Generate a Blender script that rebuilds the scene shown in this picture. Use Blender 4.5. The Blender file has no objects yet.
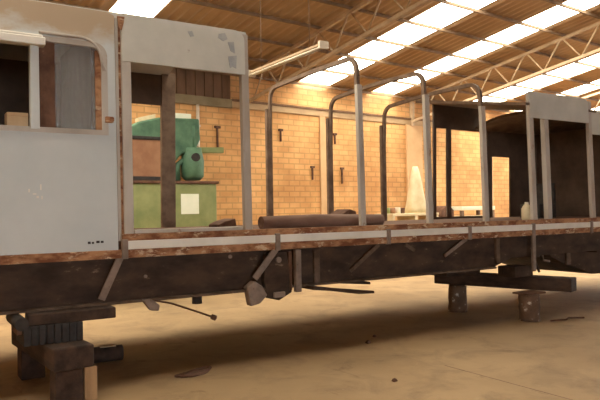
import bpy, bmesh, math, random
from mathutils import Vector, Matrix
random.seed(7)
SC = bpy.context.scene
COL = SC.collection
V = Vector

# ------------------------------------------------------------------ materials
def nodes(name):
    m = bpy.data.materials.new(name); m.use_nodes = True
    nt = m.node_tree; nt.nodes.clear()
    out = nt.nodes.new('ShaderNodeOutputMaterial')
    b = nt.nodes.new('ShaderNodeBsdfPrincipled')
    nt.links.new(b.outputs['BSDF'], out.inputs['Surface'])
    return m, nt, b, out

def ramp(nt, fac, stops):
    r = nt.nodes.new('ShaderNodeValToRGB')
    el = r.color_ramp.elements
    while len(el) < len(stops): el.new(0.5)
    for e, (p, c) in zip(el, stops):
        e.position = p; e.color = (c[0], c[1], c[2], 1)
    nt.links.new(fac, r.inputs['Fac'])
    return r.outputs['Color']

def noise(nt, scale, detail=6, rough=.6, stretch=None, dist=0.0):
    tc = nt.nodes.new('ShaderNodeTexCoord')
    n = nt.nodes.new('ShaderNodeTexNoise')
    n.inputs['Scale'].default_value = scale
    n.inputs['Detail'].default_value = detail
    n.inputs['Roughness'].default_value = rough
    n.inputs['Distortion'].default_value = dist
    src = tc.outputs['Object']
    if stretch:
        mp = nt.nodes.new('ShaderNodeMapping')
        mp.inputs['Scale'].default_value = stretch
        nt.links.new(src, mp.inputs['Vector']); src = mp.outputs['Vector']
    nt.links.new(src, n.inputs['Vector'])
    return n.outputs['Fac']

def mixc(nt, fac, a, b, mode='MIX'):
    m = nt.nodes.new('ShaderNodeMix'); m.data_type = 'RGBA'; m.blend_type = mode
    for i, v in ((0, fac), (6, a), (7, b)):
        if hasattr(v, 'node'): nt.links.new(v, m.inputs[i])
        elif i == 0: m.inputs[0].default_value = v
        else: m.inputs[i].default_value = (v[0], v[1], v[2], 1)
    return m.outputs[2]

def bump(nt, b, h, strength=.3, dist=.01):
    n = nt.nodes.new('ShaderNodeBump')
    n.inputs['Strength'].default_value = strength
    n.inputs['Distance'].default_value = dist
    nt.links.new(h, n.inputs['Height'])
    nt.links.new(n.outputs['Normal'], b.inputs['Normal'])

def mottled(name, c1, c2, scale=4, rough=.8, c3=None, stretch=None, metal=0.0, bs=.3, lo=.35, hi=.65, p3=.62, s3=None):
    """two paint/grime tones in noise plus optional third spot colour"""
    m, nt, b, o = nodes(name)
    n = noise(nt, scale, stretch=stretch)
    col = ramp(nt, n, [(lo, c1), (hi, c2)])
    if c3:
        n2 = noise(nt, s3 or scale*2.7, detail=8, rough=.7, stretch=stretch)
        f = ramp(nt, n2, [(p3, (0,0,0)), (p3+.07, (1,1,1))])
        col = mixc(nt, f, col, c3)
    nt.links.new(col, b.inputs['Base Color'])
    b.inputs['Roughness'].default_value = rough
    b.inputs['Metallic'].default_value = metal
    if bs: bump(nt, b, noise(nt, scale*8), bs, .005)
    return m

M = {}
M['paint'] = mottled('grey_body_paint', (.52,.56,.565), (.59,.62,.615), 1.6, .55, (.40,.33,.26), p3=.70, s3=5, bs=.1)
def stained_panel():
    m, nt, b, o = nodes('grey_side_panel_with_tan_stain')
    col = ramp(nt, noise(nt, 1.6), [(.35, (.52,.56,.565)), (.65, (.59,.62,.615))])
    tc = nt.nodes.new('ShaderNodeTexCoord'); sp = nt.nodes.new('ShaderNodeSeparateXYZ')
    nt.links.new(tc.outputs['Object'], sp.inputs[0])
    ad = nt.nodes.new('ShaderNodeMath'); ad.operation = 'MULTIPLY_ADD'
    nt.links.new(noise(nt, 3.5, 7, .65, stretch=(.6,1,1)), ad.inputs[0]); ad.inputs[1].default_value = .7
    nt.links.new(sp.outputs['Z'], ad.inputs[2])
    mr = nt.nodes.new('ShaderNodeMapRange'); mr.inputs['From Min'].default_value = 3.46; mr.inputs['From Max'].default_value = 3.66
    nt.links.new(ad.outputs[0], mr.inputs['Value'])
    f = ramp(nt, mr.outputs[0], [(0, (0,0,0)), (1, (.9,.9,.9))])
    col = mixc(nt, f, col, (.42,.30,.18))
    n2 = noise(nt, 6, 8, .7)
    f2 = ramp(nt, n2, [(.68, (0,0,0)), (.75, (.6,.6,.6))])
    col = mixc(nt, f2, col, (.42,.38,.33))
    nt.links.new(col, b.inputs['Base Color']); b.inputs['Roughness'].default_value = .55
    return m
M['sidepaint'] = stained_panel()
M['paint2'] = mottled('grey_header_paint', (.48,.47,.42), (.58,.56,.50), 2.2, .6, (.27,.21,.16), p3=.69, s3=7, bs=.15)
M['post'] = mottled('weathered_post_paint', (.37,.32,.27), (.50,.46,.41), 3, .65, (.22,.12,.07), p3=.62, s3=9, stretch=(1,1,.35), bs=.2)
M['strip'] = mottled('off_white_sill_paint', (.70,.66,.59), (.82,.79,.72), 3, .55, (.25,.15,.09), p3=.69, s3=11, bs=.1)
M['rust'] = mottled('rusty_steel', (.17,.06,.025), (.44,.23,.115), 7, .9, (.58,.43,.29), p3=.56, s3=12, stretch=(.7,1,1.6), lo=.40, hi=.60)
M['rustdark'] = mottled('dark_rust', (.075,.032,.018), (.17,.085,.05), 6, .9, (.28,.16,.09), p3=.66, s3=12)
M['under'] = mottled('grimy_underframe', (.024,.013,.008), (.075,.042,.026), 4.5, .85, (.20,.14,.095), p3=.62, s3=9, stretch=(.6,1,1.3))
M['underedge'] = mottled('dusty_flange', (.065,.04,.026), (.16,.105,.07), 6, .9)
M['rib'] = mottled('brown_painted_steel', (.11,.065,.04), (.20,.13,.085), 6, .75)
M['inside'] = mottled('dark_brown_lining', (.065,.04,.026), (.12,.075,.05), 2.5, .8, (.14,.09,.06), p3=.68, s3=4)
M['greylin'] = mottled('grey_lining_board', (.66,.64,.60), (.76,.73,.68), 3, .7, (.12,.10,.09), p3=.66, stretch=(6,6,.25))
M['greypatch'] = mottled('bare_bluish_grey', (.30,.31,.32), (.42,.42,.41), 9, .7)
M['sleeper'] = mottled('old_dark_timber', (.024,.014,.010), (.075,.042,.028), 9, .95, (.15,.09,.06), p3=.66, s3=14, stretch=(1,.25,1), bs=.6)
M['wood'] = mottled('brown_timber', (.30,.17,.08), (.48,.31,.16), 7, .9, (.14,.07,.035), p3=.63, stretch=(1,1,.2), bs=.4)
M['logpaint'] = mottled('splotched_log', (.09,.05,.03), (.17,.10,.06), 6, .9, (.60,.54,.45), p3=.57, s3=7, bs=.5)
M['logbrown'] = mottled('brown_pole_bark', (.15,.08,.055), (.27,.16,.115), 5, .85, (.34,.23,.17), p3=.62, stretch=(.25,1,1), bs=.4)
M['green'] = mottled('green_machine_paint', (.045,.11,.065), (.10,.20,.115), 4, .6, (.05,.05,.03), p3=.64, s3=6)
M['lgreen'] = mottled('pale_green_paint', (.19,.225,.085), (.29,.31,.13), 3, .65, (.13,.15,.06), p3=.67, s3=6)
M['brownpanel'] = mottled('brown_guard', (.24,.11,.055), (.33,.17,.09), 4, .7)
M['paper'] = mottled('white_sheet', (.74,.78,.62), (.82,.84,.70), 4, .8, bs=0)
M['pale'] = mottled('pale_tarp', (.60,.49,.30), (.72,.62,.42), 4, .85, (.45,.33,.18), p3=.68)
M['palemetal'] = mottled('pale_metal', (.60,.50,.38), (.74,.66,.54), 5, .5)
M['tan'] = mottled('tan_card', (.48,.33,.19), (.56,.41,.25), 5, .9)
M['steelpale'] = mottled('dusty_truss_steel', (.36,.25,.15), (.48,.35,.22), 5, .7)
M['purlin'] = mottled('brown_purlin', (.16,.10,.055), (.24,.155,.09), 4, .8)
M['brace'] = mottled('dusty_strut_steel', (.17,.13,.105), (.28,.21,.165), 8, .8, (.10,.05,.03), p3=.62)
M['black'] = mottled('dark_rubber', (.018,.014,.013), (.04,.032,.028), 12, .8)

# brick wall
def brick_mat(name, c1, c2, mort):
    m, nt, b, o = nodes(name)
    tc = nt.nodes.new('ShaderNodeTexCoord')
    sp = nt.nodes.new('ShaderNodeSeparateXYZ'); cb = nt.nodes.new('ShaderNodeCombineXYZ')
    nt.links.new(tc.outputs['Object'], sp.inputs[0])
    ad = nt.nodes.new('ShaderNodeMath'); ad.operation = 'ADD'
    nt.links.new(sp.outputs['X'], ad.inputs[0]); nt.links.new(sp.outputs['Y'], ad.inputs[1])
    nt.links.new(ad.outputs[0], cb.inputs['X']); nt.links.new(sp.outputs['Z'], cb.inputs['Y'])
    br = nt.nodes.new('ShaderNodeTexBrick')
    nt.links.new(cb.outputs[0], br.inputs['Vector'])
    br.inputs['Scale'].default_value = 1
    br.inputs['Brick Width'].default_value = .30
    br.inputs['Row Height'].default_value = .125
    br.inputs['Mortar Size'].default_value = .016
    br.inputs['Mortar Smooth'].default_value = .3
    br.inputs['Bias'].default_value = 0
    br.inputs['Color1'].default_value = (*c1, 1); br.inputs['Color2'].default_value = (*c2, 1)
    br.inputs['Mortar'].default_value = (*mort, 1)
    n = noise(nt, .7, 5)
    st = ramp(nt, n, [(.38, (.70,.62,.55)), (.62, (1.06,1.06,1.06))])
    col = mixc(nt, 1.0, br.outputs['Color'], st, 'MULTIPLY')
    n2 = noise(nt, 3.2, 8, .7, stretch=(1,1,.7))
    f = ramp(nt, n2, [(.62, (0,0,0)), (.74, (.7,.7,.7))])
    col = mixc(nt, f, col, (.36,.17,.07))
    nt.links.new(col, b.inputs['Base Color'])
    b.inputs['Roughness'].default_value = .95
    bump(nt, b, br.outputs['Fac'], -.5, .01)
    return m
M['brick'] = brick_mat('orange_hollow_brick', (.78,.45,.19), (.68,.37,.145), (.55,.32,.135))
M['ring'] = mottled('tan_concrete', (.40,.27,.15), (.50,.35,.20), 2, .9, (.28,.17,.09), p3=.66)
M['darkbrown'] = mottled('mottled_dark_brown', (.12,.065,.035), (.20,.11,.06), 3, .9, (.28,.16,.08), p3=.64, stretch=(1,1,.3))
M['greybeam'] = mottled('greenish_brown_beam', (.17,.13,.07), (.25,.19,.11), 3, .9)
M['pilaster'] = mottled('orange_tan_concrete', (.56,.34,.17), (.66,.43,.23), 2, .9, (.38,.21,.10), p3=.66)

# concrete floor
def floor_mat():
    m, nt, b, o = nodes('dusty_concrete')
    n1 = noise(nt, .35, 5, .55)
    col = ramp(nt, n1, [(.33, (.31,.205,.105)), (.66, (.49,.34,.185))])
    n2 = noise(nt, 1.7, 9, .7, dist=.6)
    f = ramp(nt, n2, [(.48, (0,0,0)), (.72, (.75,.75,.75))])
    col = mixc(nt, f, col, (.20,.13,.075))
    n3 = noise(nt, 9, 8, .75)
    f3 = ramp(nt, n3, [(.63, (0,0,0)), (.72, (.5,.5,.5))])
    col = mixc(nt, f3, col, (.58,.46,.31))
    n4 = noise(nt, 2.6, 10, .75, stretch=(1,.5,1), dist=1.2)
    f4 = ramp(nt, n4, [(.60, (0,0,0)), (.70, (.6,.6,.6))])
    col = mixc(nt, f4, col, (.17,.10,.05))
    nt.links.new(col, b.inputs['Base Color'])
    b.inputs['Roughness'].default_value = .85
    bump(nt, b, noise(nt, 14, 9, .7), .35, .012)
    return m
M['floor'] = floor_mat()
M['roof'] = mottled('brown_roof_sheet', (.36,.245,.15), (.47,.335,.215), .8, .85, (.25,.16,.09), p3=.66, s3=1.5, bs=0)

def emis(name, c, s):
    m, nt, b, o = nodes(name)
    e = nt.nodes.new('ShaderNodeEmission')
    e.inputs['Color'].default_value = (*c, 1); e.inputs['Strength'].default_value = s
    nt.links.new(e.outputs[0], o.inputs['Surface'])
    return m
M['skylight'] = emis('daylit_translucent_sheet', (1, .91, .72), 13.0)
def glass_mat():
    m, nt, b, o = nodes('streaky_grey_glass')
    b.inputs['Base Color'].default_value = (.5,.5,.49,1); b.inputs['Roughness'].default_value = .25
    t = nt.nodes.new('ShaderNodeBsdfTransparent'); t.inputs['Color'].default_value = (.85,.85,.84,1)
    mx = nt.nodes.new('ShaderNodeMixShader')
    n = noise(nt, 3, 5, stretch=(5,5,.25))
    f = ramp(nt, n, [(.3, (.20,.20,.20)), (.7, (.40,.40,.40))])  # streaky grey mixed over the clear pane
    nt.links.new(f, mx.inputs[0]); nt.links.new(t.outputs[0], mx.inputs[1]); nt.links.new(b.outputs[0], mx.inputs[2])
    nt.links.new(mx.outputs[0], o.inputs['Surface'])
    return m
M['glass'] = glass_mat()
M['tube'] = mottled('unlit_glass_tube', (.70,.62,.48), (.78,.70,.56), 3, .3, bs=0)

# ------------------------------------------------------------------ mesh tools
class MB:
    def __init__(s): s.bm = bmesh.new()
    def box(s, x0, x1, y0, y1, z0, z1):
        ps = [(x0,y0,z0),(x1,y0,z0),(x1,y1,z0),(x0,y1,z0),(x0,y0,z1),(x1,y0,z1),(x1,y1,z1),(x0,y1,z1)]
        return s.hexa(ps)
    def hexa(s, ps):
        v = [s.bm.verts.new(p) for p in ps]
        for f in ((3,2,1,0),(4,5,6,7),(0,1,5,4),(1,2,6,5),(2,3,7,6),(3,0,4,7)):
            s.bm.faces.new([v[i] for i in f])
        return s
    def beam(s, a, b, w, h, up=(0,0,1)):
        """rectangular bar between two points, w across, h along 'up'"""
        a, b = V(a), V(b); d = (b-a).normalized(); u = V(up)
        r = d.cross(u)
        if r.length < 1e-4: r = d.cross(V((1,0,0)))
        r.normalize(); u = r.cross(d).normalized()
        r, u = r*w/2, u*h/2
        return s.hexa([a-r-u, a+r-u, b+r-u, b-r-u, a-r+u, a+r+u, b+r+u, b-r+u])
    def tube(s, pts, rad, n=10, caps=True):
        pts = [V(p) for p in pts]; rings = []
        rads = rad if isinstance(rad, (list, tuple)) else [rad]*len(pts)
        ref = V((0,0,1))
        d0 = (pts[1]-pts[0]).normalized()
        if abs(d0.dot(ref)) > .95: ref = V((1,0,0))
        x = d0.cross(ref).normalized()
        for i, p in enumerate(pts):
            if i == 0: d = pts[1]-pts[0]
            elif i == len(pts)-1: d = pts[-1]-pts[-2]
            else: d = pts[i+1]-pts[i-1]
            d.normalize(); x = (x - d*x.dot(d)).normalized(); y = d.cross(x)
            rings.append([s.bm.verts.new(p + (x*math.cos(t)+y*math.sin(t))*rads[i]) for t in [2*math.pi*k/n for k in range(n)]])
        for a, b in zip(rings, rings[1:]):
            for k in range(n):
                f = s.bm.faces.new((a[k], a[(k+1)%n], b[(k+1)%n], b[k])); f.smooth = True
        if caps:
            s.bm.faces.new(rings[0][::-1]); s.bm.faces.new(rings[-1])
        return s
    def prism(s, poly, axis, t0, t1):
        """closed polygon extruded along axis ('x','y','z') from t0 to t1"""
        def P(a, b, t): return {'x': (t,a,b), 'y': (a,t,b), 'z': (a,b,t)}[axis]
        A = [s.bm.verts.new(P(a,b,t0)) for a,b in poly]; B = [s.bm.verts.new(P(a,b,t1)) for a,b in poly]
        n = len(poly)
        s.bm.faces.new(A); s.bm.faces.new(B[::-1])
        for i in range(n): s.bm.faces.new((A[(i+1)%n], A[i], B[i], B[(i+1)%n]))
        return s
    def bow(s, path, w, h):
        """rectangular section swept along points in a plane x = const"""
        pts = [V(p) for p in path]; rings = []
        for i, p in enumerate(pts):
            d = pts[min(i+1, len(pts)-1)] - pts[max(i-1, 0)]
            d.normalize(); n = V((1,0,0)).cross(d).normalized()
            rings.append([s.bm.verts.new(p + V((sx*w/2,0,0)) + n*sn*h/2) for sx, sn in ((-1,-1),(1,-1),(1,1),(-1,1))])
        for a, b in zip(rings, rings[1:]):
            for k in range(4): s.bm.faces.new((a[k], a[(k+1)%4], b[(k+1)%4], b[k]))
        s.bm.faces.new(rings[0][::-1]); s.bm.faces.new(rings[-1])
        return s
    def warp(s, fn):
        for v in s.bm.verts: v.co = fn(v.co)
        return s
    def build(s, name, mat, parent=None, bevel=0, kind=None, label=None, sub=0):
        bmesh.ops.recalc_face_normals(s.bm, faces=s.bm.faces)
        me = bpy.data.meshes.new(name); s.bm.to_mesh(me); s.bm.free()
        me.materials.append(M[mat])
        o = bpy.data.objects.new(name, me); COL.objects.link(o)
        if parent is not None:
            o.parent = parent
            base = parent.location + (parent.parent.location if parent.parent else V((0,0,0)))
            me.transform(Matrix.Translation(-base))
        if bevel:
            b = o.modifiers.new('bevel', 'BEVEL'); b.width = bevel; b.segments = 2; b.limit_method = 'ANGLE'
        if kind: o['kind'] = kind
        if label: o['label'] = label
        return o

def thing(name, label, cat, loc=(0,0,0), group=None, kind=None):
    o = bpy.data.objects.new(name, None); COL.objects.link(o); o.location = loc
    o['label'] = label; o['category'] = cat
    if group: o['group'] = group
    if kind: o['kind'] = kind
    return o
def tag(o, label, cat, group=None):
    o['label'] = label; o['category'] = cat
    if group: o['group'] = group
    # move the origin to the middle of the mesh's foot
    me = o.data
    xs = [v.co for v in me.vertices]
    c = V((sum(v.x for v in xs)/len(xs), sum(v.y for v in xs)/len(xs), min(v.z for v in xs)))
    me.transform(Matrix.Translation(-c)); o.location = c
    return o

def rrect(x0, x1, z0, z1, r, corners=(1,1,1,1), n=6):
    """rounded rectangle, counter-clockwise; corners = bl, br, tr, tl"""
    out = []
    for (cx, cz, a0), on, (sx, sz) in zip(((x0+r,z0+r,180),(x1-r,z0+r,270),(x1-r,z1-r,0),(x0+r,z1-r,90)), corners, ((x0,z0),(x1,z0),(x1,z1),(x0,z1))):
        if not on: out.append((sx, sz)); continue
        for k in range(n+1):
            a = math.radians(a0 + 90*k/n); out.append((cx+r*math.cos(a), cz+r*math.sin(a)))
    return out
def plate(outer, holes, y0, y1):
    """flat plate in the x-z plane with openings, as an MB"""
    cu = bpy.data.curves.new('plate', 'CURVE'); cu.dimensions = '2D'; cu.fill_mode = 'BOTH'
    cu.extrude = abs(y1-y0)/2
    for poly in [outer]+holes:
        sp = cu.splines.new('POLY'); sp.points.add(len(poly)-1); sp.use_cyclic_u = True
        for p, (a, b) in zip(sp.points, poly): p.co = (a, b, 0, 1)
    o = bpy.data.objects.new('plate', cu); COL.objects.link(o)
    dg = bpy.context.evaluated_depsgraph_get()
    me = bpy.data.meshes.new_from_object(o.evaluated_get(dg))
    mb = MB(); mb.bm.from_mesh(me)
    bpy.data.objects.remove(o); bpy.data.meshes.remove(me)
    yc = (y0+y1)/2
    bmesh.ops.remove_doubles(mb.bm, verts=mb.bm.verts, dist=1e-5)
    mb.warp(lambda c: V((c.x, yc - c.z, c.y)))
    return mb

# ------------------------------------------------------------------ the shed (its wall runs 5 degrees off the car)
A5 = math.radians(5)
DU = V((math.cos(A5), math.sin(A5), 0)); DV = V((math.sin(A5), -math.cos(A5), 0)); W0 = V((7.855, 6.40, 0))
SL = math.tan(math.radians(9.5)); ZW = 4.505; RID = 14.0
def S(u, v, z): return W0 + DU*u + DV*v + V((0,0,z))
def roofz(v): return ZW + SL*(v if v <= RID else 2*RID - v)
SHED = Matrix.Translation(W0) @ Matrix.Rotation(A5, 4, 'Z')     # local x = u, local y = -v
def shed(o):
    o.matrix_world = SHED; return o
U0, U1, VB = -16.2, 18.4, 28.0

shed(MB().box(U0, U1, -VB-3, .4, -.2, 0).build('floor', 'floor', kind='structure'))
# brick back wall: brick field, set back brick gable course, concrete ring beam
wall = shed(MB().box(U0, U1, 0, .30, 0, 3.76).box(U0, U1, .10, .30, 3.93, 4.58).build('wall_back', 'brick', kind='structure'))
ringb = shed(MB().box(U0, U1, -.03, .32, 3.76, 3.93).build('trim_1', 'ring', kind='structure', bevel=.01))
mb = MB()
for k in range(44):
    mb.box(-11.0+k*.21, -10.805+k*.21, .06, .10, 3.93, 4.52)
bd = shed(mb.build('trim_16', 'darkbrown', kind='structure'))  # row of dark brown upright slats along the left run of the upper wall
shed(MB().box(-11.0, -1.80, -.06, -.03, 3.74, 3.93).build('trim_17', 'greybeam', kind='structure', bevel=.01))  # darker greenish face over the left run of the ring beam
for i, u in enumerate((-10.3, -5.8, -2.05, .67, 3.81, 7.1, 10.4, 13.6)):
    if i == 2: continue
    w = .30 if i in (4,) else .17
    shed(MB().box(u-w/2*(2 if i == 4 else 1), u+w/2*(2 if i == 4 else 1), -.05, .0, 0, 3.76).build('trim_%d' % (i+2), 'pilaster', kind='structure', bevel=.01))
shed(MB().box(U0-.2, U0, -VB, .3, 0, 4.5).prism([(-VB,4.5),(.3,4.5),(-RID,6.82)], 'x', U0-.2, U0).build('wall_left', 'brick', kind='structure'))
shed(MB().box(U1, U1+.2, -.8, .3, 0, 4.5).box(U1, U1+.2, -VB, -11, 0, 4.5).box(U1, U1+.2, -11, -.8, 3.9, 4.5).prism([(-VB,4.5),(.3,4.5),(-RID,6.82)], 'x', U1, U1+.2).build('wall_right', 'brick', kind='structure'))  # unseen gate opening, added to let low daylight in under the car
# front side: brick piers and open loading bays
mb = MB()
mb.box(-4.0, U1, -VB-.2, -VB, 0, 4.5).box(U0, -4.0, -VB-.2, -VB, 3.4, 4.5)
for u in (-15.8, -9.9): mb.box(u-.2, u+.2, -VB-.2, -VB+.2, 0, 3.4)
shed(mb.build('wall_front', 'brick', kind='structure'))

# corrugated roof with translucent strips left open between sheets
SKY = [(-14.7,-13.8), (-12.4,-11.6), (-9.45,-8.6), (-7.3,-6.5), (-5.1,-4.37), (0.0,.91), (2.27,3.08), (5.89,6.97), (8.15,8.96), (11.1,12.0), (13.6,14.5), (16.2,17.0)]
edges = [U0-.3] + [e for s in SKY for e in s] + [U1+.3]
mb = MB()
P_ = .18; VS = 7.0
for a, b, va in [(p, q, -.6) for p, q in zip(edges[0::2], edges[1::2])] + [(p, q, VS) for p, q in SKY]:
    n = max(2, int((b-a)/P_*6)); prev = None
    for k in range(n+1):
        u = a + (b-a)*k/n
        dz = .022*math.sin(2*math.pi*u/P_)
        row = [mb.bm.verts.new((u, -v, roofz(v)+dz)) for v in (va, RID, VB+.6)]
        if prev:
            for i in range(2):
                f = mb.bm.faces.new((prev[i], row[i], row[i+1], prev[i+1])); f.smooth = True
        prev = row
roof = shed(mb.build('ceiling', 'roof', kind='structure'))
md = roof.modifiers.new('thick', 'SOLIDIFY'); md.thickness = .012; md.offset = 1
for i, (a, b) in enumerate(SKY):
    mb = MB()
    for v0, v1 in ((.05, VS),):
        vs = [mb.bm.verts.new(p) for p in ((a,-v0,roofz(v0)+.005),(b,-v0,roofz(v0)+.005),(b,-v1,roofz(v1)+.005),(a,-v1,roofz(v1)+.005))]
        mb.bm.faces.new(vs)
        vs = [mb.bm.verts.new(p) for p in ((a,-v0,roofz(v0)+.03),(b,-v0,roofz(v0)+.03),(b,-v1,roofz(v1)+.03),(a,-v1,roofz(v1)+.03))]
        mb.bm.faces.new(vs[::-1])
    shed(mb.build('window_%d' % (i+1), 'skylight', kind='structure'))
MB().box(4.691, 4.699, -6.5, -1.2, 0, .0015).build('trim_18', 'logbrown', kind='structure')
shed(MB().box(-1.8, U1, -.055, -.03, 3.90, 3.945).build('trim_19', 'darkbrown', kind='structure'))  # dark strip that paints in the shadow line along the ring beam's top
# purlins
k = 0
v = .05
while v < VB:
    z = roofz(v) - .03
    shed(MB().box(U0, U1, -v-.02, -v+.02, z-.05, z).build('trim_%d' % (20+k), 'purlin', kind='structure'))
    v += .853; k += 1
# lattice trusses
TR = [-12.0, -6.75, -1.51, 3.73, 9.0, 14.25]
for i, u in enumerate(TR):
    t = bpy.data.objects.new('roof_truss', None); COL.objects.link(t); t['kind'] = 'structure'
    t.matrix_world = SHED
    def put(mb, name, mat):
        o = mb.build(name, mat); o.parent = t; return o
    zt = lambda v: roofz(v) - .13
    zb = lambda v: roofz(v) - .66
    for nm, fz in (('top_chord', zt), ('bottom_chord', zb)):
        m1 = MB()
        m1.beam((u, 0, fz(0)), (u, -RID, fz(RID)), .06, .06).beam((u, -RID, fz(RID)), (u, -VB, fz(VB)), .06, .06)
        put(m1, nm, 'steelpale')
    m2 = MB(); vv = .45
    while vv < VB - .8:
        m2.tube([(u, -vv, zb(vv)), (u, -(vv+.39), zt(vv+.39))], .017, 6)
        m2.tube([(u, -(vv+.45), zt(vv+.45)), (u, -(vv+.853), zb(vv+.853))], .017, 6)
        vv += .853
    m2.box(u-.04, u+.04, -.1, 0, zb(0)-.1, zt(0))
    put(m2, 'web', 'steelpale')

# things on the wall
def wallthing(mb, name, mat, label, cat, group=None):
    mb.warp(lambda c: SHED @ c)
    return tag(mb.build(name, mat), label, cat, group)
for u, z, w, h, lab in ((-.53, 3.31, .10, .28, 'rusty T-shaped iron bracket high on brick wall, just right of first rib post'),
                   (1.06, 3.31, .10, .26, 'rusty T-shaped iron bracket high on brick wall, right of second rib post'),
                   (.36, 2.51, .10, .32, 'rusty T-shaped iron bracket at mid height on brick wall, left of second rib post'),
                   (1.27, 2.50, .10, .39, 'rusty T-shaped iron bracket at mid height on brick wall, beside third pale post'),
                   (-2.15, 3.27, .13, .47, 'rusty iron bracket on brick wall near pale vertical conduit')):
    wallthing(MB().box(u-w/2, u+w/2, -.05, 0, z+.03, z+.08).box(u-.014, u+.014, -.04, 0, z+.08-h, z+.05), 'wall_bracket', 'rustdark', lab, 'bracket', 'iron brackets on the brick wall')
wallthing(MB().tube([(-2.62,-.05,2.3),(-2.62,-.05,3.75)], .035, 10).box(-2.68,-2.56,-.06,0,2.5,2.54).box(-2.68,-2.56,-.06,0,3.3,3.34),
          'wall_conduit', 'palemetal', 'pale vertical conduit on brick wall behind green machine', 'pipe')

# ------------------------------------------------------------------ the rail car
car = thing('railcar', 'derelict grey railcar body on timber blocks, roof stripped to bare ribs', 'railcar', (5.0, 1.2, 0))
W = 2.4; XL, XR = -2.2, 13.0
def lean(c):      # tumblehome of the near side
    return V((c.x, c.y + .05*max(0, c.z-1.4)/2.07, c.z))
def leanf(c):
    return V((c.x, c.y - .05*max(0, c.z-1.4)/2.07, c.z))
def part(mb, name, mat, bevel=.004, fn=None, parent=car, **k):
    if fn: mb.warp(fn)
    return mb.build(name, mat, parent, bevel, **k)

# body side panel with the two-light window
hole = rrect(.50, 1.66, 2.335, 3.125, .10, (0,0,1,1))
outer = [(XL,1.25),(1.765,1.25),(1.765,3.43),(1.70,3.455),(XL,3.47)]
hole0 = rrect(-1.6, -.2, 2.335, 3.125, .10)
part(plate(outer, [hole, hole0], 0, .035), 'side_panel', 'sidepaint', 0, lean)
# roof shoulder and roof skin of the closed end
def roofskin(x0, x1, ze, zc, name, mat, y0=.05, y1=W-.05):
    mb = MB(); prof = []
    n = 18
    for k in range(n+1):
        t = k/n
        y = y0 + (y1-y0)*t
        prof.append((y, ze + (zc-ze)*(1-abs(2*t-1)**3)))
    lower = [(y, z-.05) for y, z in prof]
    mb.prism(prof + lower[::-1], 'x', x0, x1)
    return part(mb, name, mat, 0)
roofskin(XL, 3.15, 3.46, 3.60, 'roof_skin', 'paint2')
part(MB().prism([(.03,3.03),(.03,3.07),(W-.03,3.46),(W-.03,3.41)], 'x', 7.69, 9.3), 'roof_skin', 'rib', 0)
roofskin(9.12, XR, 3.04, 3.22, 'roof_skin', 'rib')
# window: frame, mullion, panes, blind box
wf = part(plate(rrect(.47, 1.69, 2.305, 3.155, .12, (0,0,1,1)), [rrect(.52, 1.64, 2.35, 3.11, .09, (0,0,1,1))], -.015, .05), 'window_frame', 'post', 0, lean)
part(MB().box(1.02, 1.095, -.025, .05, 2.33, 3.12), 'mullion', 'paint', .006, lean, wf)
part(MB().box(1.105, 1.65, .030, .036, 2.34, 3.12), 'pane', 'glass', 0, lean, wf)
part(MB().box(1.10, 1.235, .019, .029, 2.34, 3.12), 'inner_jamb', 'rustdark', .004, lean, wf)
part(MB().box(1.585, 1.65, .020, .029, 2.34, 3.09), 'rubber_edge', 'rust', .004, lean, wf)
part(MB().box(.3, 1.14, -.085, .03, 3.055, 3.125).box(.3, 1.12, -.07, .03, 3.125, 3.15), 'blind_box', 'strip', .008, lean, label='off-white box strip above the dark window')
mb = MB(); arc = [(1.10,3.185),(1.45,3.185)] + [(1.55+.19*math.sin(math.radians(a))-.10, 2.995+.19*math.cos(math.radians(a))) for a in range(10,91,16)] + [(1.66,2.9)]
mb.tube([(x, -.008, z) for x, z in arc], .014, 6)
part(mb, 'drip_moulding', 'post', 0, lean)
part(MB().box(1.66, 1.73, -.05, 0, 2.42, 2.475).box(1.69,1.73,-.07,-.03,2.43,2.465), 'latch', 'rust', .006, lean)
# pale flakes and dark marks on the panel
mb = MB()
for x, z, w, h in ((.995,1.78,.012,.03),(1.03,1.76,.03,.012),(1.09,1.80,.012,.05),(1.06,1.73,.02,.02),(1.10,1.72,.01,.03)):
    part(MB().box(x, x+w, -.002, .001, z, z+h), 'paint_chip', 'strip', 0)
mb = MB()
for x, z, w, h in ((1.49,1.315,.025,.022),(1.525,1.315,.02,.018),(1.565,1.32,.03,.022),(1.605,1.32,.025,.02)):
    part(MB().box(x, x+w, -.002, .001, z, z+h), 'stencil_mark', 'black', 0)

# near posts
def post(x0, x1, z0, z1, mat='post', y0=-.005, y1=.05, name='post'):
    return part(MB().box(x0, x1, y0, y1, z0, z1), name, mat, .006, lean)
post(1.768, 1.80, 1.33, 3.43, 'post', .004, .06)
part(MB().box(1.800, 1.825, .02, .05, 1.33, 3.42), 'door_slot', 'rust', 0, lean)
post(1.825, 1.915, 1.34, 3.42)
post(3.085, 3.170, 1.34, 3.44, y1=.06)
post(4.60, 4.675, 1.36, 3.05)
post(5.67, 5.75, 1.36, 3.02)
post(6.70, 6.78, 1.36, 2.95)
post(7.69, 7.785, 1.34, 3.22)
post(8.09, 8.185, 1.36, 2.88, y0=.04, y1=.12)
post(9.10, 9.19, 1.34, 3.2)
part(MB().prism([(1.79,3.43),(1.86,3.43),(1.85,3.37),(1.83,3.30),(1.80,3.32)], 'y', -.016, -.006), 'rust_patch', 'rust', 0, lean)
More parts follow.
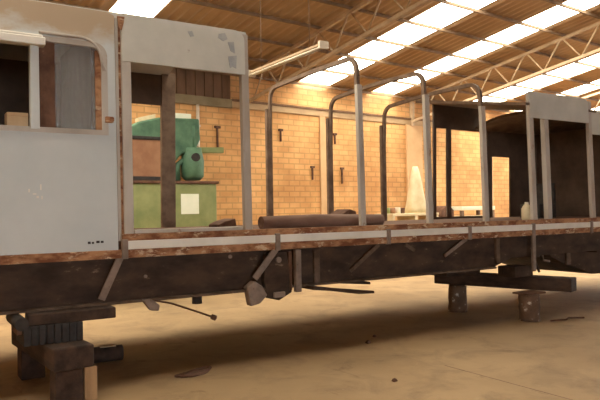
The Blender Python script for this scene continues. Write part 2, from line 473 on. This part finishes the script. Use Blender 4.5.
# top header panels
hp = rrect(1.83, 3.125, 3.01, 3.465, .10, (0,0,1,0))
part(plate(hp, [], -.012, .02), 'header_panel', 'paint2', .003, lean)
mb = MB()
for poly in ([(2.83,3.40),(2.90,3.42),(2.93,3.36),(2.88,3.33),(2.82,3.36)], [(2.93,3.33),(3.0,3.34),(3.01,3.22),(2.96,3.24)], [(2.93,3.18),(3.03,3.2),(3.02,3.06),(2.98,3.08),(2.95,3.06)], [(2.49,3.38),(2.54,3.39),(2.56,3.34),(2.52,3.33)]):
    part(MB().prism(poly, 'y', -.0145, -.011), 'peeled_patch', 'greypatch', 0, lean)
part(plate(rrect(7.70, 9.10, 2.855, 3.235, .09, (0,0,1,0)), [], -.012, .02), 'header_panel', 'paint2', .003, lean)
part(plate([(9.15,2.69),(XR,2.69),(XR,3.06),(9.15,3.06)], [], 0, .03), 'header_panel', 'paint2', 0, lean)
part(MB().box(9.95, 10.05, 0, .06, 1.34, 2.7), 'post', 'post', .006, lean)
part(MB().box(11.6, 11.7, 0, .06, 1.34, 2.7), 'post', 'post', .006, lean)

# roof ribs over the stripped middle
def rib(xn, xf, ztop, zc, zleg=2.95, w=.045):
    path = [(xf, W-.03, 1.34), (xf, W-.06, 2.4)]
    n = 6; r = .18
    for k in range(n+1):
        a = math.radians(90*k/n)
        path.append((xf, W-.09-r+r*math.cos(a), ztop-r+r*math.sin(a)))
    for k in range(1, 10):
        t = k/10
        y = (W-.09-r) + ((.09+r)-(W-.09-r))*t
        path.append((xf+(xn-xf)*t, y, ztop + (zc-ztop)*math.sin(math.pi*t)))
    for k in range(n+1):
        a = math.radians(90+90*k/n)
        path.append((xn, .09+r+r*math.cos(a), ztop-r+r*math.sin(a)))
    path.append((xn, .085, zleg))
    part(MB().box(xf-.055, xf+.04, W-.075, W-.02, 1.36, ztop-.30), 'rib_leg', 'rib', .004)
    mb = MB().bow(path, w, .05)
    return part(mb, 'roof_rib', 'rib', 0)
rib(4.64, 4.74, 3.39, 3.40)
rib(5.71, 5.84, 3.32, 3.34)
rib(6.74, 6.93, 3.27, 3.29)
# far side: corner post, sill, header, lining
part(MB().box(3.06, 3.25, W-.07, W, 1.25, 3.45), 'post', 'rib', .004, leanf)
part(MB().box(XL, 3.2, W-.04, W-.01, 3.02, 3.45), 'header_panel', 'inside', 0, leanf)
part(MB().box(XL, 2.55, W-.04, W-.01, 1.38, 3.02), 'inner_lining', 'inside', 0, leanf)
part(MB().box(2.50, 2.58, W-.07, W-.0, 1.38, 3.02), 'post', 'rib', .004, leanf)
part(MB().box(1.72, 1.75, .62, 2.08, 1.38, 3.46), 'bulkhead', 'greylin', 0)
part(MB().box(1.70, 1.76, .10, .62, 1.38, 3.46), 'bulkhead_jamb', 'rustdark', 0)
part(MB().box(XL, XL+.03, .05, W-.05, 1.25, 3.42), 'end_panel', 'paint', 0)
# cab: far side wall with a window pair and a doorway left open
part(plate([(8.07,1.25),(9.50,1.25),(9.58,1.25),(9.58,2.53),(10.10,2.53),(10.10,1.25),(XR,1.25),(XR,3.05),(9.3,3.05),(9.3,3.42),(8.07,3.42)],
           [[(8.13,1.42),(8.40,1.42),(8.40,3.0),(8.13,3.0)], [(8.50,1.42),(9.46,1.42),(9.46,2.99),(8.50,2.99)]], W-.04, W-.0), 'cab_far_wall', 'inside', 0, leanf)
part(MB().box(XR-.04, XR, .05, W-.05, 1.25, 3.1), 'end_panel', 'inside', 0)
part(MB().box(10.9, 10.95, .8, W-.05, 1.38, 3.0), 'bulkhead', 'inside', 0)

# floor, sills and rust strips
part(MB().box(XL, XR, .04, W, 1.24, 1.38), 'floor_deck', 'rustdark', 0)
part(MB().box(1.80, XR, -.012, .05, 1.33, 1.395), 'floor_edge', 'rust', .004)
part(MB().box(1.915, 3.045, -.02, .10, 1.395, 1.43), 'window_sill', 'post', .005)
segs = [1.815, 3.45, 4.98, 6.36, 7.65, 9.02, 10.9, XR]
for a, b in zip(segs, segs[1:]):
    part(MB().box(a+.03, b-.02, -.03, .04, 1.25, 1.33), 'sill_strip', 'strip', .005)
part(MB().box(XL, XR, -.022, .10, 1.172, 1.25), 'rust_rail', 'rust', .005)
for x in segs[:-1]:
    part(MB().box(x-.025, x+.03, -.045, .0, 1.165, 1.345), 'strap', 'brace', .004)
# underframe
def channel(y, s):
    mb = MB()
    mb.box(XL, 6.95, y, y+.03, .757, 1.172)
    mb.hexa([(6.95,y,.757),(7.3,y,.86),(7.3,y+.03,.86),(6.95,y+.03,.757),(6.95,y,1.172),(7.3,y,1.172),(7.3,y+.03,1.172),(6.95,y+.03,1.172)])
    mb.box(7.3, XR, y, y+.03, .87, 1.172)
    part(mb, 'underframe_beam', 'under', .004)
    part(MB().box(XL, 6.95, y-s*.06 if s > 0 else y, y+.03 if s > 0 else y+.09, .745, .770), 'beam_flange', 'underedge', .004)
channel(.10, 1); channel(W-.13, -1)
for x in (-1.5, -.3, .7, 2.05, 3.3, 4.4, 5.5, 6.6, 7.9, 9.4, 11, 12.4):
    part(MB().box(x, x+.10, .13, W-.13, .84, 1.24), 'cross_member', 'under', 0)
def strut(a, b, w=.05, mat='brace', h=.02):
    return part(MB().beam(a, b, w, h, up=(0,-1,0)), 'strut', mat, .003)
strut((1.79,.0,1.20), (1.615,.04,.80), .065)
strut((3.46,-.01,1.20), (3.20,.03,.88), .07)
strut((4.86,.01,1.165), (4.49,.085,.87), .05, 'underedge')
strut((6.33,.0,1.175), (5.99,.06,.97), .045)
strut((5.35,.085,1.14), (5.5,.088,1.06), .04, 'underedge')
# spring hanger cluster under the middle
h = part(MB().prism([(3.34,1.13),(3.60,1.15),(3.64,.9),(3.66,.70),(3.50,.625),(3.36,.66),(3.31,.85)], 'y', .03, .10), 'hanger_plate', 'under', .01)
part(MB().tube([(3.49,.03,1.06),(3.49,.01,1.06)], .032, 12), 'bolt', 'brace', 0, parent=h)
part(MB().box(3.42,3.56,.0,.03,.66,.72), 'spring_end', 'brace', .01, parent=h)
part(MB().prism([(3.09,.80),(3.18,.86),(3.27,.80),(3.33,.70),(3.24,.62),(3.13,.60)], 'y', -.02, .09), 'shoe', 'brace', .015)
part(MB().box(3.69,3.76,-.01,.05,.70,1.16), 'hanger_bar', 'brace', .006)
part(MB().box(3.62,3.665,.03,.09,.72,1.14), 'hanger_bar', 'rustdark', .006)
part(MB().box(3.98,4.06,.07,.11,.77,1.14), 'stiffener', 'underedge', .006)
part(MB().box(6.98,7.05,.06,.11,.80,1.15), 'stiffener', 'underedge', .006)
part(MB().hexa([(3.85,-.10,.72),(3.85,.16,.72),(4.62,.10,.59),(4.76,-.02,.60),(3.85,-.10,.76),(3.85,.16,.76),(4.62,.10,.63),(4.76,-.02,.63)]), 'loose_flat_bar', 'under', .003)
part(MB().hexa([(4.35,.1,.735),(4.35,.25,.735),(4.80,.25,.69),(4.80,.1,.69),(4.35,.1,.76),(4.35,.25,.76),(4.80,.25,.72),(4.80,.1,.72)]), 'loose_flat_bar', 'under', .003)
# rod, stub and bracket hanging off the bottom flange
r = part(MB().tube([(2.10,.1,.75),(2.3,.09,.70),(2.55,.08,.60),(2.74,.08,.52)], .010, 8), 'hanging_rod', 'rustdark', 0)
part(MB().tube([(2.73,.08,.524),(2.77,.08,.507)], .028, 10), 'rod_knob', 'rustdark', 0, parent=r)
part(MB().tube([(2.58,.1,.75),(2.58,.1,.67)], .05, 12), 'pipe_stub', 'black', 0)
part(MB().prism([(1.99,.77),(2.08,.77),(2.17,.70),(2.16,.645),(2.08,.655),(2.03,.72)], 'y', .03, .10), 'lug', 'brace', .01)
part(MB().tube([(2.05,.098,.98),(2.05,.08,.98)], .016, 10), 'bolt', 'brace', 0)
part(MB().tube([(2.95,.098,1.12),(2.95,.08,1.12)], .02, 10), 'bolt', 'brace', 0)
# long hanger by the far trestle, pipes and the dark box under the cab
part(MB().box(7.635, 7.70, -.03, .01, .665, 1.17), 'hanger_bar', 'brace', .006)
part(MB().tube([(7.92,.2,.88),(7.95,.15,.70),(7.93,.1,.63)], .018, 8), 'drain_pipe', 'under', 0)
part(MB().tube([(8.2,.25,.88),(8.18,.22,.78),(8.3,.2,.76)], .02, 8), 'drain_pipe', 'brace', 0)
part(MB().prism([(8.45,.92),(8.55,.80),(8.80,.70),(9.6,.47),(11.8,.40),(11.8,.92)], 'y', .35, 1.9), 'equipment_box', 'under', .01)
part(MB().box(8.9, 9.0, .32, .36, .66, 1.17), 'stiffener', 'underedge', .005)

# things lying in the car
tag(MB().tube([(3.41,.25,1.455),(4.1,.26,1.462),(5.12,.27,1.450)], [.072,.078,.070], 14).build('timber_pole', 'logbrown'), 'brown round pole lying along the car floor behind pale posts', 'pole')
tag(MB().prism([(3.26,1.38),(3.26,1.43),(3.35,1.47),(3.48,1.50),(3.50,1.38)], 'y', 1.0, 1.3).build('metal_offcut', 'rustdark', bevel=.01), 'dark angular scrap block on car floor left of brown pole end', 'scrap')
tag(MB().prism([(4.75,1.38),(5.25,1.38),(5.22,1.56),(5.12,1.59),(4.95,1.50)], 'y', .9, 1.2).build('metal_offcut', 'rustdark', bevel=.01), 'dark wedge of scrap on car floor rising behind the brown pole', 'scrap')
t = thing('storage_jug', 'pale yellowish jug on cab floor beside intermediate door post', 'jug', (8.09, .42, 1.38))
def lathe(prof, loc, n=14):
    mb = MB(); L = V(loc)
    return mb.tube([L+V((0,0,z)) for r_, z in prof], [r_ for r_, z in prof], n)
lathe([(.07,0),(.08,.02),(.08,.17),(.05,.22),(.028,.24)], (8.09,.42,1.38)).build('body', 'pale', t)
lathe([(.03,.235),(.03,.27)], (8.09,.42,1.38)).build('cap', 'palemetal', t)
t = thing('paint_can', 'small greyish can on cab floor right of the door post', 'can', (8.95, 1.0, 1.38))
lathe([(.085,0),(.085,.18)], (8.95,1.0,1.38)).build('body', 'greylin', t)
lathe([(.09,.175),(.09,.19)], (8.95,1.0,1.38)).build('lid', 'palemetal', t)
t = thing('seat_frame', 'dark boxy seat frame on cab floor behind small can', 'seat', (9.5, 1.3, 1.38))
MB().box(9.3,9.75,1.1,1.5,1.38,1.62).build('base', 'black', t, .01)
MB().box(9.68,9.75,1.1,1.5,1.62,1.98).build('backrest', 'black', t, .01)
t = thing('cardboard_box', 'small tan carton on inner ledge of dark left window', 'box', (.93,.13,2.35))
MB().box(.84,1.01,.06,.20,2.35,2.455).build('carton', 'tan', t, .004)
MB().box(.84,1.01,.055,.205,2.44,2.47).build('lid', 'tan', t, .004)
part(MB().box(.3, 1.70, .036, .24, 2.325, 2.35), 'inner_ledge', 'inside', 0)

# ------------------------------------------------------------------ near trestle (left)
TG = 'timbers of the near trestle'
tag(MB().box(-.115,.115,-.11,.11,0,.29).warp(lambda c: c+V((1.245,-.22,0))).build('support_post', 'sleeper', bevel=.012), 'dark squared timber post standing front of near trestle, under end of cross sleeper', 'post')
tag(MB().box(-.05,.06,-.09,.09,0,.29).warp(lambda c: c+V((1.42,-.22,0))).build('support_post', 'wood', bevel=.01), 'light brown timber post at front right of near trestle', 'post')
tag(MB().box(-.11,.11,-.11,.11,0,.29).warp(lambda c: c+V((1.15,.85,0))).build('support_post', 'sleeper', bevel=.012), 'dark timber post at the rear left of near trestle', 'post')
def yaw(mb, c, deg):
    R_ = Matrix.Translation(V(c)) @ Matrix.Rotation(math.radians(deg), 4, 'Z')
    return mb.warp(lambda p: R_ @ p)
tag(yaw(MB().box(-.17,.17,-.02,1.45,0,.19), (1.28,-.32,.29), 4).build('cross_sleeper', 'sleeper', bevel=.014), 'thick dark sleeper laid crosswise, big square end facing viewer on near trestle', 'timber')
mb = MB()
for k in range(8): mb.box(.93+k*.062, .93+k*.062+.052, -.10, .30, .48, .645)
mb.box(.935, 1.415, -.085, .285, .485, .64)
tag(mb.build('ribbed_block', 'black', bevel=.006), 'dark vertically ribbed packing block between sleeper and top timber', 'block')
tag(yaw(MB().box(-.36,.38,-.09,.09,.001,.097), (1.33,.0,.645), -2).build('packing_timber', 'sleeper', bevel=.010), 'long flat timber topping near trestle directly under the car', 'timber')
tag(MB().tube([(.90,-.22,.688),(.90,.28,.688)], .055, 10).build('timber_stub', 'black'), 'dark round timber stub end at top left of near trestle', 'timber')
tag(MB().box(.885,.925,-.05,.25,.575,.633).build('iron_spacer', 'rustdark', bevel=.006), 'small dark spacer bar sticking out left below the stub', 'spacer')
t = thing('log_offcut', 'short dark log offcut lying on floor right of near trestle', 'log', (1.93,1.03,0))
MB().tube([(1.74,1.05,.085),(2.10,1.02,.085)], [.085,.082], 16).build('log', 'sleeper', t, .006)
MB().hexa([(1.86,.99,.163),(2.02,.98,.163),(2.02,1.08,.163),(1.86,1.08,.163),(1.86,.99,.176),(2.02,.98,.176),(2.02,1.08,.176),(1.86,1.08,.176)]).build('pale_scrap', 'tan', t, .002)

# ------------------------------------------------------------------ far trestle (right)
def rough_log(p, r, z0, z1, seed):
    rnd = random.Random(seed); mb = MB(); n = 18
    mb.tube([(p[0]+rnd.uniform(-.006,.006), p[1], z0+(z1-z0)*k/6) for k in range(7)], [r*rnd.uniform(.95,1.06) for k in range(7)], n)
    return mb
tag(rough_log((7.46,-.08), .137, 0, .375, 3).build('support_log', 'logpaint'), 'white splotched round log standing front right under far cross sleeper', 'post')
tag(rough_log((7.30,1.10), .14, 0, .395, 4).build('support_log', 'logpaint'), 'brown round log standing at rear left under far cross sleeper', 'post')
tag(MB().box(-.19,.20,-.13,.13,.001,.025).warp(lambda c: c+V((7.46,-.08,.375))).build('packing_plate', 'rustdark', bevel=.004), 'dark flat packing plate on top of the splotched log', 'plate')
a = V((7.93,-.46,.0)); b = V((7.28,1.5,.0))
tag(MB().beam(a+V((0,0,.495)), b+V((0,0,.495)), .25, .19).build('cross_sleeper', 'sleeper', bevel=.014), 'long dark sleeper crosswise on two round logs, end jutting right', 'timber')
tag(MB().box(7.32,7.70,.03,.34,.592,.742).build('packing_block', 'under', bevel=.01), 'dark packing block wedged between far sleeper and the car', 'block')
tag(MB().box(6.72,7.42,.75,1.45,.592,.835).build('packing_block', 'under', bevel=.01), 'dark packing block at rear of far sleeper under the car', 'block')

# scrap on the open floor
rnd = random.Random(5)
ring = []
for k in range(17):
    a_ = 2*math.pi*k/16
    ring.append((2.50+.20*math.cos(a_)*(1+.12*math.sin(3*a_)), .0+.085*math.sin(a_)+.06*math.cos(a_), .014+.008*math.sin(2*a_+1)))
t = thing('bent_scrap_strip', 'dark bent scrap loop lying on the open concrete floor', 'scrap', (2.5,0,0))
MB().tube(ring, .013, 8, caps=False).build('strip', 'rustdark', t)
mb = MB(); mb.prism([(2.50+.17*math.cos(q)*(1+.15*math.sin(2*q)), .07*math.sin(q)+.05*math.cos(q)) for q in [2*math.pi*k/14 for k in range(14)]], 'z', .001, .008)
mb.build('flat_piece', 'logbrown', t)
for q, (x, y, s) in enumerate(((4.75,.10,.035),(5.05,.35,.025),(3.9,-1.35,.028))):
    tag(MB().hexa([(x-s,y-s,0),(x+s,y-s*.6,0),(x+s*.8,y+s,0),(x-s,y+s*.7,0),(x-s*.6,y-s*.5,s),(x+s*.5,y-s*.4,s*.8),(x+s*.5,y+s*.6,s),(x-s*.5,y+s*.4,s*.9)]).build('rubble_chip', 'rustdark', bevel=.004),
        ('dark chip of rubble on floor below the loose flat bar', 'tiny dark chip of rubble on floor just right of another chip', 'small dark pebble of rubble alone on front floor')[q], 'rubble')
tag(MB().tube([(7.62,-.30,.012),(7.85,-.38,.016),(8.02,-.30,.012),(8.2,-.42,.012)], .012, 8).build('iron_rod', 'rustdark'), 'thin dark bent rod on floor beside splotched log', 'rod')

# ------------------------------------------------------------------ big green machine behind the car
t = thing('green_machine', 'big green workshop machine with pale green base behind stripped window', 'machine', (4.4, 5.5, 0))
MB().box(2.6, 5.19, 5.15, 5.85, .08, 2.10).build('base', 'lgreen', t, .02)
MB().box(2.7, 5.1, 5.25, 5.8, 0, .09).build('plinth', 'rustdark', t, .0)
MB().box(2.6, 5.23, 5.12, 5.88, 2.10, 2.15).build('base_top', 'rustdark', t, .008)
# upper body with sloping left shoulder
MB().prism([(2.9,2.15),(2.9,2.88),(3.43,3.0),(3.72,3.20),(4.13,3.31),(4.91,3.33),(4.93,2.94),(4.79,2.65),(4.56,2.67),(4.40,2.47),(4.30,2.15)], 'y', 5.27, 5.72).build('upper_body', 'green', t, .03)
MB().box(3.0, 4.12, 5.17, 5.27, 2.22, 2.88).build('guard_panel', 'brownpanel', t, .01)
MB().box(2.95, 4.16, 5.15, 5.27, 2.88, 2.94).box(2.95, 4.21, 5.15, 5.27, 2.15, 2.22).box(4.12, 4.18, 5.15, 5.27, 2.15, 2.90).build('guard_frame', 'black', t, .008)
hd = MB().tube([(4.79,5.35,2.17),(4.79,5.35,2.24),(4.79,5.35,2.53),(4.79,5.35,2.78)], [.14,.21,.22,.17], 16).build('spindle_head', 'green', t)
MB().tube([(4.79,5.35,2.78),(4.79,5.35,3.2)], .087, 12).build('spindle_column', 'green', hd)
MB().tube([(4.49,5.35,2.15),(4.49,5.35,2.46),(4.60,5.35,2.53),(4.77,5.35,2.53)], .058, 10).build('coolant_pipe', 'green', t)
MB().beam((4.88,5.35,2.74),(5.42,5.35,2.76), .13, .11).build('arm', 'lgreen', t, .01)
MB().tube([(4.77,5.17,2.59),(4.77,5.12,2.59)], .08, 12).build('handwheel', 'black', t)
tag(MB().box(4.47, 4.82, 5.141, 5.149, 1.54, 1.91).build('notice_sheet', 'paper'), 'blank white square sheet fixed on pale green machine base', 'sheet')

tag(MB().box(4.43,4.80,5.4,5.65,3.335,3.43).build('pale_carton', 'paper', bevel=.005), 'off-white flat carton on the top right of green machine', 'box')
tag(MB().hexa([(3.78,5.4,3.225),(4.10,5.4,3.31),(4.10,5.6,3.31),(3.78,5.6,3.225),(3.78,5.4,3.30),(4.10,5.4,3.385),(4.10,5.6,3.385),(3.78,5.6,3.30)]).build('pale_carton', 'pale', bevel=.005), 'cream flat carton tilted on the sloping shoulder of green machine', 'box')
# pale bench, boards and draped sheet near the wall
def sh(u, v, z): return S(u, v, z)
t = thing('work_bench', 'pale bench with white top seen between posts near brick wall', 'bench', sh(4.8,1.0,0))
MB().box(4.12,5.5,-1.3,-.75,1.50,1.60).warp(lambda c: SHED @ c).build('bench_top', 'paper', t, .01)
MB().box(4.17,5.45,-1.27,-.78,1.18,1.36).warp(lambda c: SHED @ c).build('shelf', 'pale', t, .01)
for u, v in ((4.18,-1.25),(5.44,-1.25),(4.18,-.8),(5.44,-.8)):
    MB().box(u-.04,u+.04,v-.04,v+.04,0,1.49).warp(lambda c: SHED @ c).build('leg', 'rib', t)
t = thing('storage_rack', 'low pale rack with cluttered top behind the third rib post', 'rack', sh(2.4,1.0,0))
MB().box(1.65,3.25,-1.3,-.7,1.40,1.46).warp(lambda c: SHED @ c).build('top', 'pale', t, .008)
MB().box(1.65,3.25,-1.3,-.7,1.12,1.17).warp(lambda c: SHED @ c).build('shelf', 'pale', t, .008)
for u in (1.70, 2.45, 3.2):
    MB().box(u-.04,u+.04,-1.29,-.71,0,1.40).warp(lambda c: SHED @ c).build('leg', 'pale', t)
rnd = random.Random(11)
u = 1.78
cl = ['olive tin on rack, leftmost of the clutter', 'brown tin on rack beside the olive tin', 'pale tin on rack left of draped sheet', 'dark tin on rack just left of draped sheet']
for k in range(4):
    w_ = rnd.uniform(.11,.17); h_ = rnd.uniform(.09,.16)
    c = sh(u, 1.0, 1.46)
    o = lathe([(w_/2,0),(w_/2,h_),(w_/2*.85,h_+.01)], c).build('tin', ('lgreen','brownpanel','palemetal','rustdark')[k])
    tag(o, cl[k], 'tin', 'tins on the pale rack')
    u += w_ + .02
# draped cone of pale sheeting standing on the rack
mb = MB(); n = 22; rows = []
for j in range(9):
    tt = j/8; row = []
    for k in range(n):
        a_ = 2*math.pi*k/n
        r_ = (.07 + .24*tt**.8)*(1+.12*math.sin(5*a_+tt*1.5)*tt)
        row.append(mb.bm.verts.new(tuple(sh(2.76+.03*tt, 1.0, 2.58-1.12*tt) + DU*(r_*math.cos(a_)) + DV*(.75*r_*math.sin(a_)))))
    rows.append(row)
for p, q in zip(rows, rows[1:]):
    for k in range(n):
        f = mb.bm.faces.new((p[k], p[(k+1)%n], q[(k+1)%n], q[k])); f.smooth = True
mb.bm.faces.new(rows[0]); mb.bm.faces.new(rows[-1][::-1])
tag(mb.build('draped_sheet', 'pale'), 'tall pale sheet draped to a point, standing on the rack by the wall', 'sheet')
tag(MB().prism([(3.40,0),(3.95,0),(3.95,1.52),(3.78,1.62),(3.55,1.60),(3.40,1.42)], 'y', -1.2, -.8).warp(lambda c: SHED @ c).build('floor_cabinet', 'rustdark', bevel=.03), 'dark round-topped cabinet between the rack and white-topped bench', 'cabinet')

# twin-tube light batten hung under the roof
t = thing('light_batten', 'long pale unlit twin-tube light batten hung under the roof above stripped car', 'lamp', (4.6, 1.65, 3.66))
MB().box(4.615,4.685,.78,2.72,3.68,3.71).build('housing', 'steelpale', t, .004)
for y in (.76, 2.70): MB().box(4.58,4.72,y,y+.04,3.63,3.73).build('end_cap', 'palemetal', t, .004)
for x in (4.625, 4.675): MB().tube([(x,.80,3.655),(x,2.70,3.655)], .016, 8).build('tube', 'tube', t)
for y in (1.1, 2.4):
    P = V((4.65, y, 0)); vv = (P-W0).dot(DV)
    MB().tube([(4.65,y,3.72),(4.65,y,roofz(vv)-.02)], .005, 6).build('hanger_wire', 'rib', t)

# ------------------------------------------------------------------ camera, sky, exposure
f = 640.0; th = math.radians(57.4); pitch = math.atan(9/640); roll = .016
c_, s_ = math.cos(th), math.sin(th)
view = V((c_*math.cos(pitch), s_*math.cos(pitch), math.sin(pitch)))
right0 = V((s_, -c_, 0)); up0 = right0.cross(view)
right = right0*math.cos(roll) - up0*math.sin(roll); up = up0*math.cos(roll) + right0*math.sin(roll)
cam = bpy.data.cameras.new('camera'); co = bpy.data.objects.new('camera', cam); COL.objects.link(co)
R3 = Matrix((right, up, -view)).transposed()
co.matrix_world = Matrix.Translation((0,-5.88,1.6)) @ R3.to_4x4()
cam.sensor_width = 36; cam.lens = f/600*36; cam.clip_start = .05; cam.clip_end = 200
SC.camera = co

w = bpy.data.worlds.new('sky'); SC.world = w; w.use_nodes = True
bg = w.node_tree.nodes['Background']
bg.inputs['Color'].default_value = (.88, .95, 1.0, 1); bg.inputs['Strength'].default_value = 10.0

vs = SC.view_settings
vs.view_transform = 'Standard'; vs.look = 'None'; vs.gamma = 1; vs.use_curve_mapping = False
vs.exposure = 0.2
